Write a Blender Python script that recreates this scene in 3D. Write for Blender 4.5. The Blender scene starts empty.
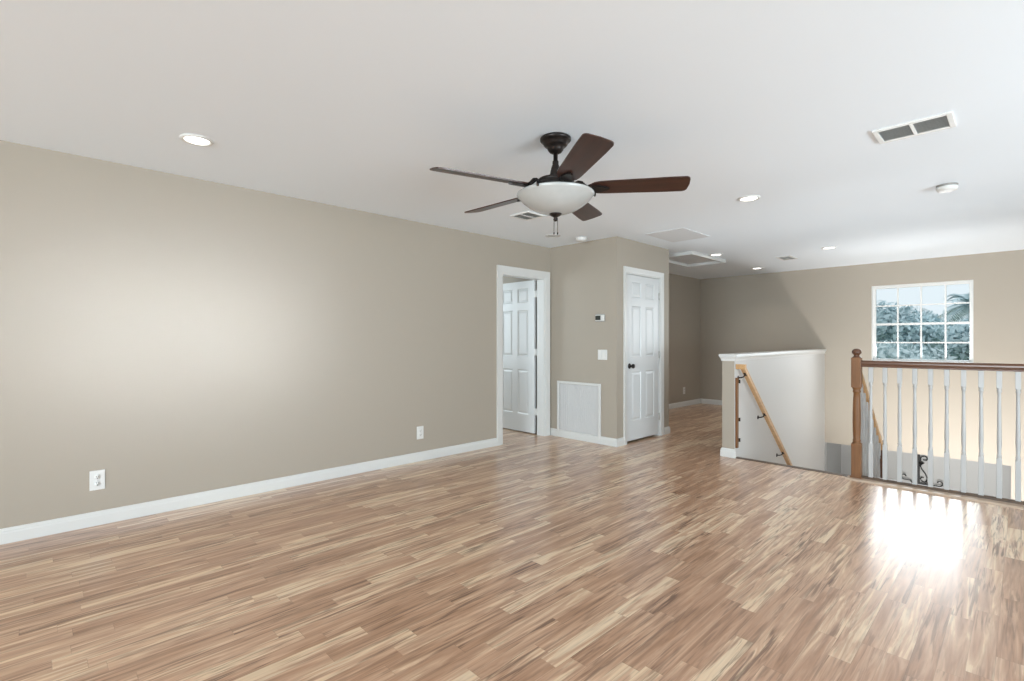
import bpy, bmesh, math, random
from mathutils import Vector, Matrix
random.seed(7)
C = bpy.context.scene.collection
SC = bpy.context.scene
PI = math.pi

# ------------------------------------------------------------------ camera
cam_d = bpy.data.cameras.new('camera')
cam_d.sensor_width = 36.0
cam_d.lens = 496.26 / 1024 * 36.0
cam_d.shift_y = 0.3 / 1024
cam_d.clip_start = 0.05
cam = bpy.data.objects.new('camera', cam_d)
cam.location = (0, 0, 1.228)
cam.rotation_euler = (PI / 2, 0, 0.8009)
C.objects.link(cam)
SC.camera = cam

# ------------------------------------------------------------------ world, exposure
w = bpy.data.worlds.new('overcast_sky'); SC.world = w
w.use_nodes = True
bgn = w.node_tree.nodes['Background']
bgn.inputs[0].default_value = (0.90, 0.94, 0.97, 1)
bgn.inputs[1].default_value = 0.84
vs = SC.view_settings
vs.view_transform = 'Standard'; vs.look = 'None'; vs.gamma = 1.0; vs.use_curve_mapping = False
vs.exposure = 0.29
try:
    SC.cycles.use_denoising = True
    SC.cycles.max_bounces = 10
    SC.cycles.diffuse_bounces = 6
    SC.cycles.sample_clamp_indirect = 6.0
except Exception:
    pass


def area(name, loc, target, sx, sy, power, color=(1, 1, 1), spread=PI):
    l = bpy.data.lights.new(name, 'AREA'); l.shape = 'RECTANGLE'
    l.size = sx; l.size_y = sy; l.energy = power; l.color = color; l.spread = spread
    o = bpy.data.objects.new(name, l)
    d = Vector(target) - Vector(loc)
    o.rotation_euler = d.to_track_quat('-Z', 'Y').to_euler()
    o.location = loc
    C.objects.link(o)
    return o


# window daylight, plus fill lamps added where no source is modelled
area('daylight_side_window', (3.56, 0.80, 1.30), (-4.3, 0.80, 1.32), 1.7, 0.95, 3.4, (0.78, 0.88, 1.0), 0.20)
area('daylight_side_window_wide', (3.56, 1.30, 1.28), (-4.3, 1.20, 1.25), 2.2, 0.95, 3.0, (0.78, 0.88, 1.0), 0.50)
area('side_ceiling_fill', (3.56, 2.7, 0.80), (-3.6, 3.7, 3.4), 3.8, 0.9, 88, (0.78, 0.915, 1.0), 2.0)  # added upward fill that lifts the ceiling from the side
area('rear_fill', (0.3, -6.96, 1.10), (-0.8, 5.5, 3.0), 3.6, 2.0, 500, (0.77, 0.91, 1.0))  # added broad fill from behind the camera, its opening made for it
area('daylight_foyer_window', (-1.08, 9.40, 1.50), (-1.08, 6.5, 0.25), 1.1, 1.1, 15, (0.93, 0.97, 1.0), 2.2)
area('foyer_uplight', (-0.3, 6.3, -2.35), (-0.7, 9.4, -0.3), 1.0, 1.2, 92, (1.0, 0.99, 0.975), 1.75)  # added uplight for the low foyer brightness, no door modelled here
area('foyer_ceiling_fill', (0.1, 7.9, -2.30), (-1.3, 5.6, 1.8), 1.6, 1.6, 16, (0.90, 0.96, 1.0), 1.5)  # added fill tilted up through the stairwell to brighten the ceiling
area('daylight_bedroom_window', (-6.5, 3.6, 1.5), (-4.6, 4.2, 1.1), 1.2, 1.4, 36, (0.80, 0.93, 1.0))
area('lower_room_fill', (-0.6, 10.2, -0.62), (-0.9, 10.7, -1.6), 0.8, 0.4, 0.5, (0.95, 0.98, 1.0))  # added weak fill under the lower ceiling, no window there

# ------------------------------------------------------------------ materials


def mat(name, col, rough=0.6, metal=0.0, spec=0.5, bump=None, var=0.0, vscale=8.0, emit=None, coat=0.0):
    m = bpy.data.materials.new(name); m.use_nodes = True
    nt = m.node_tree; b = nt.nodes['Principled BSDF']
    b.inputs['Base Color'].default_value = (*col, 1)
    b.inputs['Roughness'].default_value = rough
    b.inputs['Metallic'].default_value = metal
    b.inputs['Specular IOR Level'].default_value = spec
    b.inputs['Coat Weight'].default_value = coat
    tc = nt.nodes.new('ShaderNodeTexCoord')
    if var > 0:
        n = nt.nodes.new('ShaderNodeTexNoise'); n.inputs['Scale'].default_value = vscale
        n.inputs['Detail'].default_value = 4
        nt.links.new(tc.outputs['Object'], n.inputs['Vector'])
        r = nt.nodes.new('ShaderNodeValToRGB')
        r.color_ramp.elements[0].position = 0.3; r.color_ramp.elements[1].position = 0.7
        r.color_ramp.elements[0].color = (*[c * (1 - var) for c in col], 1)
        r.color_ramp.elements[1].color = (*[min(1, c * (1 + var)) for c in col], 1)
        nt.links.new(n.outputs['Fac'], r.inputs['Fac'])
        nt.links.new(r.outputs['Color'], b.inputs['Base Color'])
    if bump:
        n2 = nt.nodes.new('ShaderNodeTexNoise'); n2.inputs['Scale'].default_value = bump[0]
        n2.inputs['Detail'].default_value = 3
        nt.links.new(tc.outputs['Object'], n2.inputs['Vector'])
        bp = nt.nodes.new('ShaderNodeBump'); bp.inputs['Strength'].default_value = bump[1]
        bp.inputs['Distance'].default_value = 0.01
        nt.links.new(n2.outputs['Fac'], bp.inputs['Height'])
        nt.links.new(bp.outputs['Normal'], b.inputs['Normal'])
    if emit:
        b.inputs['Emission Color'].default_value = (*emit[0], 1)
        b.inputs['Emission Strength'].default_value = emit[1]
    return m


def wood(name, c0, c1, scale=(30, 30, 2.5), rough=0.5):
    m = bpy.data.materials.new(name); m.use_nodes = True
    nt = m.node_tree; b = nt.nodes['Principled BSDF']
    tc = nt.nodes.new('ShaderNodeTexCoord'); mp = nt.nodes.new('ShaderNodeMapping')
    mp.inputs['Scale'].default_value = scale
    n = nt.nodes.new('ShaderNodeTexNoise'); n.inputs['Scale'].default_value = 1.0
    n.inputs['Detail'].default_value = 5; n.inputs['Distortion'].default_value = 0.6
    r = nt.nodes.new('ShaderNodeValToRGB')
    r.color_ramp.elements[0].position = 0.3; r.color_ramp.elements[1].position = 0.7
    r.color_ramp.elements[0].color = (*c0, 1); r.color_ramp.elements[1].color = (*c1, 1)
    nt.links.new(tc.outputs['Object'], mp.inputs['Vector']); nt.links.new(mp.outputs['Vector'], n.inputs['Vector'])
    nt.links.new(n.outputs['Fac'], r.inputs['Fac']); nt.links.new(r.outputs['Color'], b.inputs['Base Color'])
    b.inputs['Roughness'].default_value = rough
    return m


def floor_material():
    m = bpy.data.materials.new('laminate_planks'); m.use_nodes = True
    nt = m.node_tree; L = nt.links; b = nt.nodes['Principled BSDF']

    def N(t, **k):
        n = nt.nodes.new(t)
        for a, v in k.items():
            setattr(n, a, v)
        return n

    def M(op, a, bb=None, c=None):
        n = N('ShaderNodeMath', operation=op)
        for i, v in enumerate((a, bb, c)):
            if v is None:
                continue
            if isinstance(v, (int, float)):
                n.inputs[i].default_value = v
            else:
                L.new(v, n.inputs[i])
        return n.outputs[0]

    def comb(x, y, z):
        n = N('ShaderNodeCombineXYZ')
        for i, v in enumerate((x, y, z)):
            if isinstance(v, (int, float)):
                n.inputs[i].default_value = v
            else:
                L.new(v, n.inputs[i])
        return n.outputs[0]
    tc = N('ShaderNodeTexCoord'); sp = N('ShaderNodeSeparateXYZ')
    L.new(tc.outputs['Object'], sp.inputs[0])
    X, Y = sp.outputs[0], sp.outputs[1]
    wX = M('DIVIDE', X, 0.0765)
    row = M('FLOOR', wX)
    wn1 = N('ShaderNodeTexWhiteNoise', noise_dimensions='1D'); L.new(row, wn1.inputs['W'])
    wn2 = N('ShaderNodeTexWhiteNoise', noise_dimensions='1D'); L.new(M('ADD', row, 57.3), wn2.inputs['W'])
    ln = M('MULTIPLY_ADD', wn2.outputs['Value'], 0.42, 0.48)
    yy = M('DIVIDE', M('MULTIPLY_ADD', wn1.outputs['Value'], 7.0, Y), ln)
    piece = M('FLOOR', yy)
    wn = N('ShaderNodeTexWhiteNoise', noise_dimensions='2D'); L.new(comb(row, piece, 0), wn.inputs['Vector'])
    rid = wn.outputs['Value']
    wnb = N('ShaderNodeTexWhiteNoise', noise_dimensions='2D'); L.new(comb(M('ADD', row, 31.7), M('ADD', piece, 11.1), 0), wnb.inputs['Vector'])
    rid2 = wnb.outputs['Value']
    # figure running along the plank, different in each piece
    v1 = comb(M('MULTIPLY', X, 24.0), M('MULTIPLY', Y, 1.7), M('MULTIPLY', rid, 40.0))
    n1 = N('ShaderNodeTexNoise'); n1.inputs['Scale'].default_value = 1.0; n1.inputs['Detail'].default_value = 4.5; n1.inputs['Roughness'].default_value = 0.58
    n1.inputs['Distortion'].default_value = 1.1
    L.new(v1, n1.inputs['Vector'])
    v2 = comb(M('MULTIPLY', X, 78.0), M('MULTIPLY', Y, 3.6), M('MULTIPLY', rid2, 60.0))
    n2 = N('ShaderNodeTexNoise'); n2.inputs['Scale'].default_value = 1.0; n2.inputs['Detail'].default_value = 5
    n2.inputs['Distortion'].default_value = 0.9
    L.new(v2, n2.inputs['Vector'])
    # base tone of a piece + broad figure
    tone = M('ADD', M('MULTIPLY', rid, 0.50), M('MULTIPLY', M('SUBTRACT', n1.outputs['Fac'], 0.5), 1.9))
    tone = M('ADD', tone, 0.24)
    rp = N('ShaderNodeValToRGB'); cr = rp.color_ramp
    cr.elements[0].position = 0.0; cr.elements[0].color = FLOOR_COLS[0]
    cr.elements[1].position = 1.0; cr.elements[1].color = FLOOR_COLS[-1]
    for i, p in enumerate((0.28, 0.48, 0.62, 0.74)):
        e = cr.elements.new(p); e.color = FLOOR_COLS[i + 1]
    L.new(tone, rp.inputs['Fac'])
    # dark mineral streaks, strongest in some pieces
    st = N('ShaderNodeMapRange'); st.inputs['From Min'].default_value = 0.49; st.inputs['From Max'].default_value = 0.62
    L.new(n2.outputs['Fac'], st.inputs['Value'])
    stf = M('MULTIPLY', st.outputs[0], M('MULTIPLY_ADD', rid2, 0.75, 0.16))
    v3 = comb(M('MULTIPLY', X, 9.0), M('MULTIPLY', Y, 2.0), M('MULTIPLY', rid, 17.0))
    n3 = N('ShaderNodeTexNoise'); n3.inputs['Scale'].default_value = 1.0; L.new(v3, n3.inputs['Vector'])
    pt = N('ShaderNodeMapRange'); pt.inputs['From Min'].default_value = 0.38; pt.inputs['From Max'].default_value = 0.52
    L.new(n3.outputs['Fac'], pt.inputs['Value'])
    stf = M('MULTIPLY', stf, pt.outputs[0])
    mx = N('ShaderNodeMix', data_type='RGBA'); L.new(stf, mx.inputs[0]); L.new(rp.outputs[0], mx.inputs[6])
    mx.inputs[7].default_value = FLOOR_STREAK
    # fine grain
    gr = M('MULTIPLY_ADD', n2.outputs['Fac'], -0.55, 1.27)
    hs = N('ShaderNodeMix', data_type='RGBA', blend_type='MULTIPLY'); hs.inputs[0].default_value = 1.0
    L.new(mx.outputs[2], hs.inputs[6]); L.new(comb(gr, gr, gr), hs.inputs[7])
    # joints between the strips
    fx = M('FRACT', wX); fy = M('FRACT', yy)
    jx = M('LESS_THAN', fx, 0.018); jy = M('LESS_THAN', fy, 0.0025)
    j = M('MULTIPLY', M('MAXIMUM', jx, jy), 0.35)
    mj = N('ShaderNodeMix', data_type='RGBA'); L.new(j, mj.inputs[0]); L.new(hs.outputs[2], mj.inputs[6])
    mj.inputs[7].default_value = (0.10, 0.05, 0.028, 1)
    L.new(mj.outputs[2], b.inputs['Base Color'])
    b.inputs['Roughness'].default_value = 0.30
    b.inputs['Specular IOR Level'].default_value = 0.55
    b.inputs['Coat Weight'].default_value = 0.55
    b.inputs['Coat Roughness'].default_value = 0.24
    return m


FLOOR_COLS = [(0.370, 0.200, 0.112, 1), (0.470, 0.272, 0.165, 1), (0.550, 0.340, 0.218, 1),
              (0.620, 0.405, 0.265, 1), (0.750, 0.560, 0.375, 1), (0.790, 0.615, 0.430, 1)]
FLOOR_STREAK = (0.155, 0.072, 0.036, 1)
M_floor = floor_material()
GREIGE = (0.385, 0.338, 0.277)
M_wall = mat('greige_wall_paint', GREIGE, 0.55, bump=(260, 0.05))
M_ceil = mat('white_ceiling_paint', (0.84, 0.893, 0.94), 0.8, bump=(180, 0.06))
M_stairwall = mat('off_white_stair_paint', (0.60, 0.593, 0.575), 0.55, bump=(260, 0.05))
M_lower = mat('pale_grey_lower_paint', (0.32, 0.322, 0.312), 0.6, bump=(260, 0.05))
M_trim = mat('white_semigloss_trim', (0.66, 0.66, 0.64), 0.32)
M_door = mat('white_door_paint', (0.66, 0.675, 0.675), 0.33)
M_bronze = mat('oil_rubbed_bronze', (0.022, 0.017, 0.015), 0.38, metal=0.6, var=0.35, vscale=30)
M_black = mat('black_iron', (0.012, 0.012, 0.012), 0.5, metal=0.4, var=0.3, vscale=40)
M_blade = wood('walnut_blade', (0.030, 0.010, 0.006), (0.055, 0.018, 0.010), (3, 40, 40), 0.33)
M_bowl = mat('frosted_glass', (0.45, 0.455, 0.44), 0.25, var=0.04, vscale=12, coat=0.3)
M_steel = mat('satin_steel', (0.55, 0.54, 0.52), 0.35, metal=0.8)
M_oak = wood('honey_oak', (0.150, 0.058, 0.016), (0.215, 0.093, 0.029), (30, 30, 3), 0.5)
M_oak_x = wood('red_oak_rail', (0.085, 0.035, 0.018), (0.14, 0.062, 0.031), (3, 40, 40), 0.28)
M_pine = wood('light_oak_rail', (0.46, 0.26, 0.11), (0.62, 0.37, 0.17), (40, 3, 40), 0.3)
M_nosing = wood('nosing_oak', (0.44, 0.32, 0.23), (0.56, 0.43, 0.33), (3, 40, 40), 0.25)
M_brown = mat('dark_brown_edge', (0.085, 0.050, 0.028), 0.45, var=0.3, vscale=20)
M_baluster = mat('white_baluster_paint', (0.46, 0.455, 0.445), 0.4)
M_plastic = mat('white_plastic', (0.72, 0.715, 0.69), 0.35)
M_slot = mat('dark_slot', (0.05, 0.045, 0.04), 0.6)
M_vback = mat('vent_throat', (0.22, 0.22, 0.21), 0.7)
M_screen = mat('thermostat_screen', (0.035, 0.04, 0.035), 0.25)
M_plate = mat('grey_thermostat_plate', (0.33, 0.32, 0.30), 0.4)
M_louver = mat('grey_louver', (0.50, 0.505, 0.49), 0.55)
M_panel = mat('grey_ceiling_panel', (0.70, 0.715, 0.73), 0.7)
M_hatch = mat('hatch_board', (0.70, 0.715, 0.73), 0.75)
M_return = mat('return_panel_white', (0.58, 0.58, 0.575), 0.45)
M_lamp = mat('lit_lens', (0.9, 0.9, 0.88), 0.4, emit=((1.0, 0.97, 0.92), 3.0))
M_unlit = mat('unlit_lens', (0.60, 0.60, 0.59), 0.5)
M_canring = mat('grey_trim_ring', (0.62, 0.615, 0.60), 0.45)
M_dark = mat('shadow_board', (0.03, 0.028, 0.026), 0.8)
M_leaf = mat('hazy_leaf', (0.58, 0.70, 0.73), 0.6, var=0.22, vscale=1.2)  # distance haze and glass tint are mixed into the leaf colour
M_leaf2 = mat('pale_hazy_leaf', (0.68, 0.78, 0.79), 0.6, var=0.2, vscale=1.0)  # lighter leaf tone, haze mixed into it as well
M_trunk = mat('grey_bark', (0.20, 0.20, 0.19), 0.9, var=0.3, vscale=9)
M_grass = mat('lawn', (0.12, 0.20, 0.08), 0.9, var=0.3, vscale=3)


def glass_material():
    m = bpy.data.materials.new('window_glass'); m.use_nodes = True
    nt = m.node_tree
    for n in list(nt.nodes):
        nt.nodes.remove(n)
    o = nt.nodes.new('ShaderNodeOutputMaterial'); mx = nt.nodes.new('ShaderNodeMixShader')
    t = nt.nodes.new('ShaderNodeBsdfTransparent'); g = nt.nodes.new('ShaderNodeBsdfGlossy')
    t.inputs[0].default_value = (0.93, 0.97, 0.985, 1); g.inputs['Roughness'].default_value = 0.02
    mx.inputs[0].default_value = 0.004
    nt.links.new(t.outputs[0], mx.inputs[1]); nt.links.new(g.outputs[0], mx.inputs[2])
    nt.links.new(mx.outputs[0], o.inputs[0])
    return m


M_glass = glass_material()

# ------------------------------------------------------------------ helpers


def nb():
    return bmesh.new()


def box(bm, x0, x1, y0, y1, z0, z1, mtx=None):
    vs = [bm.verts.new(p) for p in ((x0, y0, z0), (x1, y0, z0), (x1, y1, z0), (x0, y1, z0),
                                    (x0, y0, z1), (x1, y0, z1), (x1, y1, z1), (x0, y1, z1))]
    for f in ((0, 3, 2, 1), (4, 5, 6, 7), (0, 1, 5, 4), (1, 2, 6, 5), (2, 3, 7, 6), (3, 0, 4, 7)):
        bm.faces.new([vs[i] for i in f])
    if mtx is not None:
        bmesh.ops.transform(bm, matrix=mtx, verts=vs)
    return vs


def prism(bm, poly, z0, z1):
    a = [bm.verts.new((x, y, z0)) for x, y in poly]; b = [bm.verts.new((x, y, z1)) for x, y in poly]
    n = len(poly)
    bm.faces.new(a[::-1]); bm.faces.new(b)
    for i in range(n):
        bm.faces.new((a[i], a[(i + 1) % n], b[(i + 1) % n], b[i]))
    return a + b


def extrude_profile(bm, prof, p0, p1, out, up=(0, 0, 1), m0=0.0, m1=0.0):
    """profile (o, u): o along OUT, u along UP, swept p0 -> p1; m0/m1 = mitre slope along the run per unit o"""
    p0, p1, out, up = map(Vector, (p0, p1, out, up))
    d = (p1 - p0).normalized()
    a = [bm.verts.new(p0 + out * o + up * u + d * (m0 * o)) for o, u in prof]
    b = [bm.verts.new(p1 + out * o + up * u + d * (m1 * o)) for o, u in prof]
    n = len(prof)
    bm.faces.new(a); bm.faces.new(b[::-1])
    for i in range(n):
        bm.faces.new((a[i], b[i], b[(i + 1) % n], a[(i + 1) % n]))
    return a + b


def lathe(bm, prof, seg=24, loc=(0, 0, 0), mtx=None, cap=True):
    rings = []; allv = []
    for r, z in prof:
        if r < 1e-5:
            v = bm.verts.new((0, 0, z)); rings.append([v]); allv.append(v)
        else:
            ring = [bm.verts.new((r * math.cos(2 * PI * i / seg), r * math.sin(2 * PI * i / seg), z)) for i in range(seg)]
            rings.append(ring); allv += ring
    for a, b in zip(rings, rings[1:]):
        if len(a) == 1 and len(b) == 1:
            continue
        for i in range(seg):
            j = (i + 1) % seg
            if len(a) == 1:
                f = bm.faces.new((a[0], b[j], b[i]))
            elif len(b) == 1:
                f = bm.faces.new((a[i], a[j], b[0]))
            else:
                f = bm.faces.new((a[i], a[j], b[j], b[i]))
            f.smooth = True
    if cap:
        for rg in (rings[0], rings[-1]):
            if len(rg) > 1:
                bm.faces.new(rg)
    T = Matrix.Translation(loc) @ (mtx if mtx is not None else Matrix.Identity(4))
    bmesh.ops.transform(bm, matrix=T, verts=allv)
    return allv


def tube(bm, pts, r, seg=8, closed_ends=True):
    pts = [Vector(p) for p in pts]
    rr = r if isinstance(r, (list, tuple)) else [r] * len(pts)
    rings = []; n = len(pts)
    ref = Vector((0, 0, 1))
    t0 = (pts[1] - pts[0]).normalized()
    if abs(t0.dot(ref)) > 0.95:
        ref = Vector((1, 0, 0))
    for i, p in enumerate(pts):
        t = (pts[min(i + 1, n - 1)] - pts[max(i - 1, 0)]).normalized()
        u = t.cross(ref)
        if u.length < 1e-4:
            u = t.cross(Vector((0, 1, 0)))
        u.normalize(); v = t.cross(u).normalized(); ref = v.cross(t).normalized() if False else ref
        rings.append([bm.verts.new(p + (u * math.cos(2 * PI * k / seg) + v * math.sin(2 * PI * k / seg)) * rr[i]) for k in range(seg)])
    for a, b in zip(rings, rings[1:]):
        for k in range(seg):
            f = bm.faces.new((a[k], a[(k + 1) % seg], b[(k + 1) % seg], b[k])); f.smooth = True
    if closed_ends:
        bm.faces.new(rings[0]); bm.faces.new(rings[-1])


def sect(bm, x0, x1, y0, y1, z0, z1, ch):
    """box along z with chamfered vertical edges"""
    prism(bm, [(x0 + ch, y0), (x1 - ch, y0), (x1, y0 + ch), (x1, y1 - ch), (x1 - ch, y1), (x0 + ch, y1), (x0, y1 - ch), (x0, y0 + ch)], z0, z1)


def obj(name, bm, m, parent=None, loc=None, rot=None, bevel=0.0):
    bmesh.ops.recalc_face_normals(bm, faces=bm.faces[:])
    me = bpy.data.meshes.new(name); bm.to_mesh(me); bm.free()
    for mm in (m if isinstance(m, (list, tuple)) else [m]):
        me.materials.append(mm)
    o = bpy.data.objects.new(name, me); C.objects.link(o)
    if parent is not None:
        o.parent = parent
    if loc is not None:
        o.location = loc
    if rot is not None:
        o.rotation_euler = rot
    if bevel > 0:
        b = o.modifiers.new('bevel', 'BEVEL'); b.width = bevel; b.segments = 2; b.limit_method = 'ANGLE'
    return o


def thing(name, label, cat, loc=(0, 0, 0), rot=(0, 0, 0), group=None):
    o = bpy.data.objects.new(name, None); C.objects.link(o)
    o.empty_display_size = 0.05
    o.location = loc; o.rotation_euler = rot
    o['label'] = label; o['category'] = cat
    if group:
        o['group'] = group
    return o


def tag(o, label, cat, group=None):
    o['label'] = label; o['category'] = cat
    if group:
        o['group'] = group
    return o


def struct(o, label, cat):
    o['kind'] = 'structure'; o['label'] = label; o['category'] = cat
    return o


def dup(root, loc, label, group=None):
    r = root.copy(); C.objects.link(r); r.location = loc; r['label'] = label
    if group:
        r['group'] = group
    for ch in list(root.children):
        c = ch.copy(); C.objects.link(c); c.parent = r
        for g in list(ch.children):
            d = g.copy(); C.objects.link(d); d.parent = c
    return r


# ------------------------------------------------------------------ key dimensions (metres)
XL = -4.30      # left wall face
XH = -4.435     # hall left wall face
XC = -3.283     # closet side face
YC0, YC1 = 4.870, 6.082   # closet front face, closet far end
YB = 9.466      # back wall
YS = 5.350      # top edge of the stairs
YE = 5.288      # stair / railing edge of the floor
XR = 3.60       # right wall
YN = -7.00      # wall behind the camera
H = 2.44
ZL = -2.75      # lower floor
KX0, KX1 = -2.105, -2.305   # knee wall stair face at YE and at YB
KT = 0.132
XN = -1.036     # newel

# ------------------------------------------------------------------ shell
bm = nb()
prism(bm, [(-6.7, 2.2), (XL - .12, 2.2), (XL - .12, YN), (XR, YN), (XR, YE), (XN - .06, YE), (XN - .06, YS), (KX0 - .06, YS), (KX1 - .06, YB), (-6.7, YB)], -0.30, 0.0)
struct(obj('floor', bm, M_floor), 'glossy wood laminate floor of mixed tan and brown strips', 'floor')

bm = nb()
box(bm, -6.7, XR + .12, YN - .12, YB + .12, H, H + .12)
struct(obj('ceiling', bm, M_ceil), 'smooth white painted ceiling', 'ceiling')

# left wall with the bedroom door opening
DY0, DY1, DZ = 4.000, 4.757, 2.035
bm = nb()
box(bm, XL - .12, XL, YN, DY0, 0, H)
box(bm, XL - .12, XL, DY0, DY1, DZ, H)
box(bm, XL - .12, XL, DY1, YC1, 0, H)
struct(obj('wall_left', bm, M_wall), 'long greige wall with an open doorway at its far end', 'wall')

bm = nb()
box(bm, XH - .12, XH, YC1 - .02, YB, 0, H)
box(bm, XH - .02, XL - .11, YC1 - .10, YC1, 0, H)
struct(obj('wall_hall', bm, M_wall), 'greige hallway wall beyond the closet with a low outlet', 'wall')

# closet box: front, side with a door opening, end
CD0, CD1 = 5.072, 5.862
bm = nb()
box(bm, XL, XC, YC0, YC0 + .10, 0, H)
box(bm, XC - .10, XC, YC0 + .10, CD0, 0, H)
box(bm, XC - .10, XC, CD0, CD1, DZ + .01, H)
box(bm, XC - .10, XC, CD1, YC1, 0, H)
box(bm, XL, XC - .10, YC1 - .10, YC1, 0, H)
struct(obj('wall_closet', bm, M_wall), 'greige closet walls that jut out beside the doorway', 'wall')

# back wall with window and the opening to the lower room
WX0, WX1, WZ0, WZ1 = -1.662, -0.491, 0.905, 2.083
OX1, OZ = -0.12, -0.455
bm = nb()
T = .14
box(bm, XH - .12, WX0, YB, YB + T, 0, H)
box(bm, WX0, WX1, YB, YB + T, WZ1, H)
box(bm, WX0, WX1, YB, YB + T, 0, WZ0)
box(bm, WX1, XR + .12, YB, YB + T, 0, H)
box(bm, KX1 - KT, XR + .12, YB, YB + T, OZ, 0)
box(bm, OX1, XR + .12, YB, YB + T, ZL, OZ)
struct(obj('wall_back', bm, M_wall), 'far greige wall with a white gridded window', 'wall')

# right and near walls (behind the camera) with a side window and an opening added for fill
bm = nb()
box(bm, XR, XR + .12, YN, -0.40, 0, H); box(bm, XR, XR + .12, 4.70, YE, 0, H)
box(bm, XR, XR + .12, -0.40, 4.70, 0, 0.45); box(bm, XR, XR + .12, -0.40, 4.70, 2.05, H)
box(bm, XR, XR + .12, YE, YB, ZL, H)
struct(obj('wall_right', bm, M_wall), 'greige wall on the open side of the room', 'wall')
bm = nb()
box(bm, XL - .12, -1.60, YN - .12, YN, 0, H); box(bm, 2.20, XR + .12, YN - .12, YN, 0, H)
box(bm, -1.60, 2.20, YN - .12, YN, 2.15, H)
struct(obj('wall_near', bm, M_wall), 'greige wall behind the viewpoint', 'wall')

# room behind the open door
bm = nb()
box(bm, -6.72, -6.6, 2.2, YC1, 0, H)
box(bm, -6.6, XL - .12, 4.95, 5.07, 0, H)
box(bm, XL - .12, XL, YC0 + .002, 5.07, 0, H)
box(bm, -6.6, XL - .12, 2.2, 2.32, 0, H)
struct(obj('wall_bedroom', bm, M_wall), 'greige walls of the room beyond the open door', 'wall')

# stairwell: lower floor, fascia under the railing, lower room
bm = nb()
box(bm, -2.6, XR + .12, 5.2, 11.2, ZL - .12, ZL)
struct(obj('floor_lower', bm, M_floor), 'lower floor at the foot of the stairs', 'floor')
bm = nb()
box(bm, KX0 - .1, XR, YE - .13, YE - .005, ZL, -0.03)
struct(obj('wall_under_landing', bm, M_stairwall), 'off-white wall under the landing edge', 'wall')
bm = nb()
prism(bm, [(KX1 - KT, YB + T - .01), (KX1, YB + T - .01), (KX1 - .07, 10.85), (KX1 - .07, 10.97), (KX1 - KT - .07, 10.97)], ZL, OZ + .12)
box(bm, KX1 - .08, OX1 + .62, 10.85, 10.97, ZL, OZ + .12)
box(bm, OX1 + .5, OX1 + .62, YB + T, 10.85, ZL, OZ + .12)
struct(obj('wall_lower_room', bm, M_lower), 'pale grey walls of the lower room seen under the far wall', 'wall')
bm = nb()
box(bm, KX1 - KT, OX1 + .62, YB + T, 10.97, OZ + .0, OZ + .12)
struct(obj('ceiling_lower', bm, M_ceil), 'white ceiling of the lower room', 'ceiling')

# half wall beside the stairs
bm = nb()
prism(bm, [(KX0 - KT, YE), (KX0 - .004, YE), (KX1 - .004, YB), (KX1 - KT, YB)], ZL, 1.03)
k = struct(obj('wall_half', bm, M_wall), 'white half wall with a moulded cap beside the stairs', 'half wall')
bm = nb()
prism(bm, [(KX0 - .004, YE + .001), (KX0, YE + .001), (KX1, YB), (KX1 - .004, YB)], ZL, 1.03)
obj('stair_face', bm, M_stairwall, k)['label'] = 'off-white painted face toward the stairs'
bm = nb()
capp = [(0, 0), (.008, 0), (.010, .022), (.022, .044), (.022, .050), (.026, .052), (.026, .072), (-.02, .072), (-.02, 0)]
pr = [(o, u + 1.015) for o, u in capp]
dr = Vector((KX1 - KX0, YB - YE, 0)).normalized(); nr = Vector((dr.y, -dr.x, 0))
A = Vector((KX0, YE, 0)); B = Vector((KX1, YB, 0)); A2 = Vector((KX0 - KT, YE, 0)); B2 = Vector((KX1 - KT, YB, 0))
extrude_profile(bm, pr, A, B, nr, m0=-1)
extrude_profile(bm, pr, A2, B2, -nr, m0=-1)
extrude_profile(bm, pr, A2, A, (0, -1, 0), m0=-1, m1=1)
box(bm, KX0 - KT + .002, KX0 - .002, YE + .004, YE + .03, 1.025, 1.0868)
prism(bm, [(KX0 - KT + .01, YE + .01), (KX0 - .01, YE + .01), (KX1 - .01, YB), (KX1 - KT + .01, YB)], 1.025, 1.0865)
obj('wall_cap', bm, M_trim, k)

# ------------------------------------------------------------------ baseboards and casings
BBP = [(0, 0), (.015, 0), (.015, .062), (.012, .070), (.012, .078), (.006, .090), (0, .092)]


def bb(n, runs, label):
    bm = nb()
    for p0, p1, out, m0, m1 in runs:
        extrude_profile(bm, BBP, (*p0, 0.0005), (*p1, 0.0005), (*out, 0), m0=m0, m1=m1)
    o = obj(n, bm, M_trim)
    return struct(o, label, 'baseboard')


bb('baseboard_left', [((XL, YN), (XL, 3.918), (1, 0), 0, 0)], 'white baseboard along the long greige wall')
bb('baseboard_closet', [((XL, YC0), (-4.183, YC0), (0, -1), 0, 0), ((-4.183, YC0), (XC, YC0), (0, -1), 0, 1),
                        ((XC, YC0), (XC, CD0 - .062), (1, 0), -1, 0), ((XC, CD1 + .085), (XC, YC1), (1, 0), 0, 1)],
   'white baseboard around the closet corner')
bb('baseboard_hall', [((XH, YC1), (XH, YB), (1, 0), 0, -1)], 'white baseboard along the hallway wall')
bb('baseboard_back', [((XH, YB), (KX1 - KT, YB), (0, -1), 1, 0)], 'white baseboard under the dark far wall')
bb('baseboard_half_wall', [((KX0 - KT, YE), (KX0, YE), (0, -1), -1, 1), ((KX0 - KT, YE), (KX1 - KT, YB), (-1, 0), -1, 0)],
   'white baseboard at the foot of the half wall end')


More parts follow.
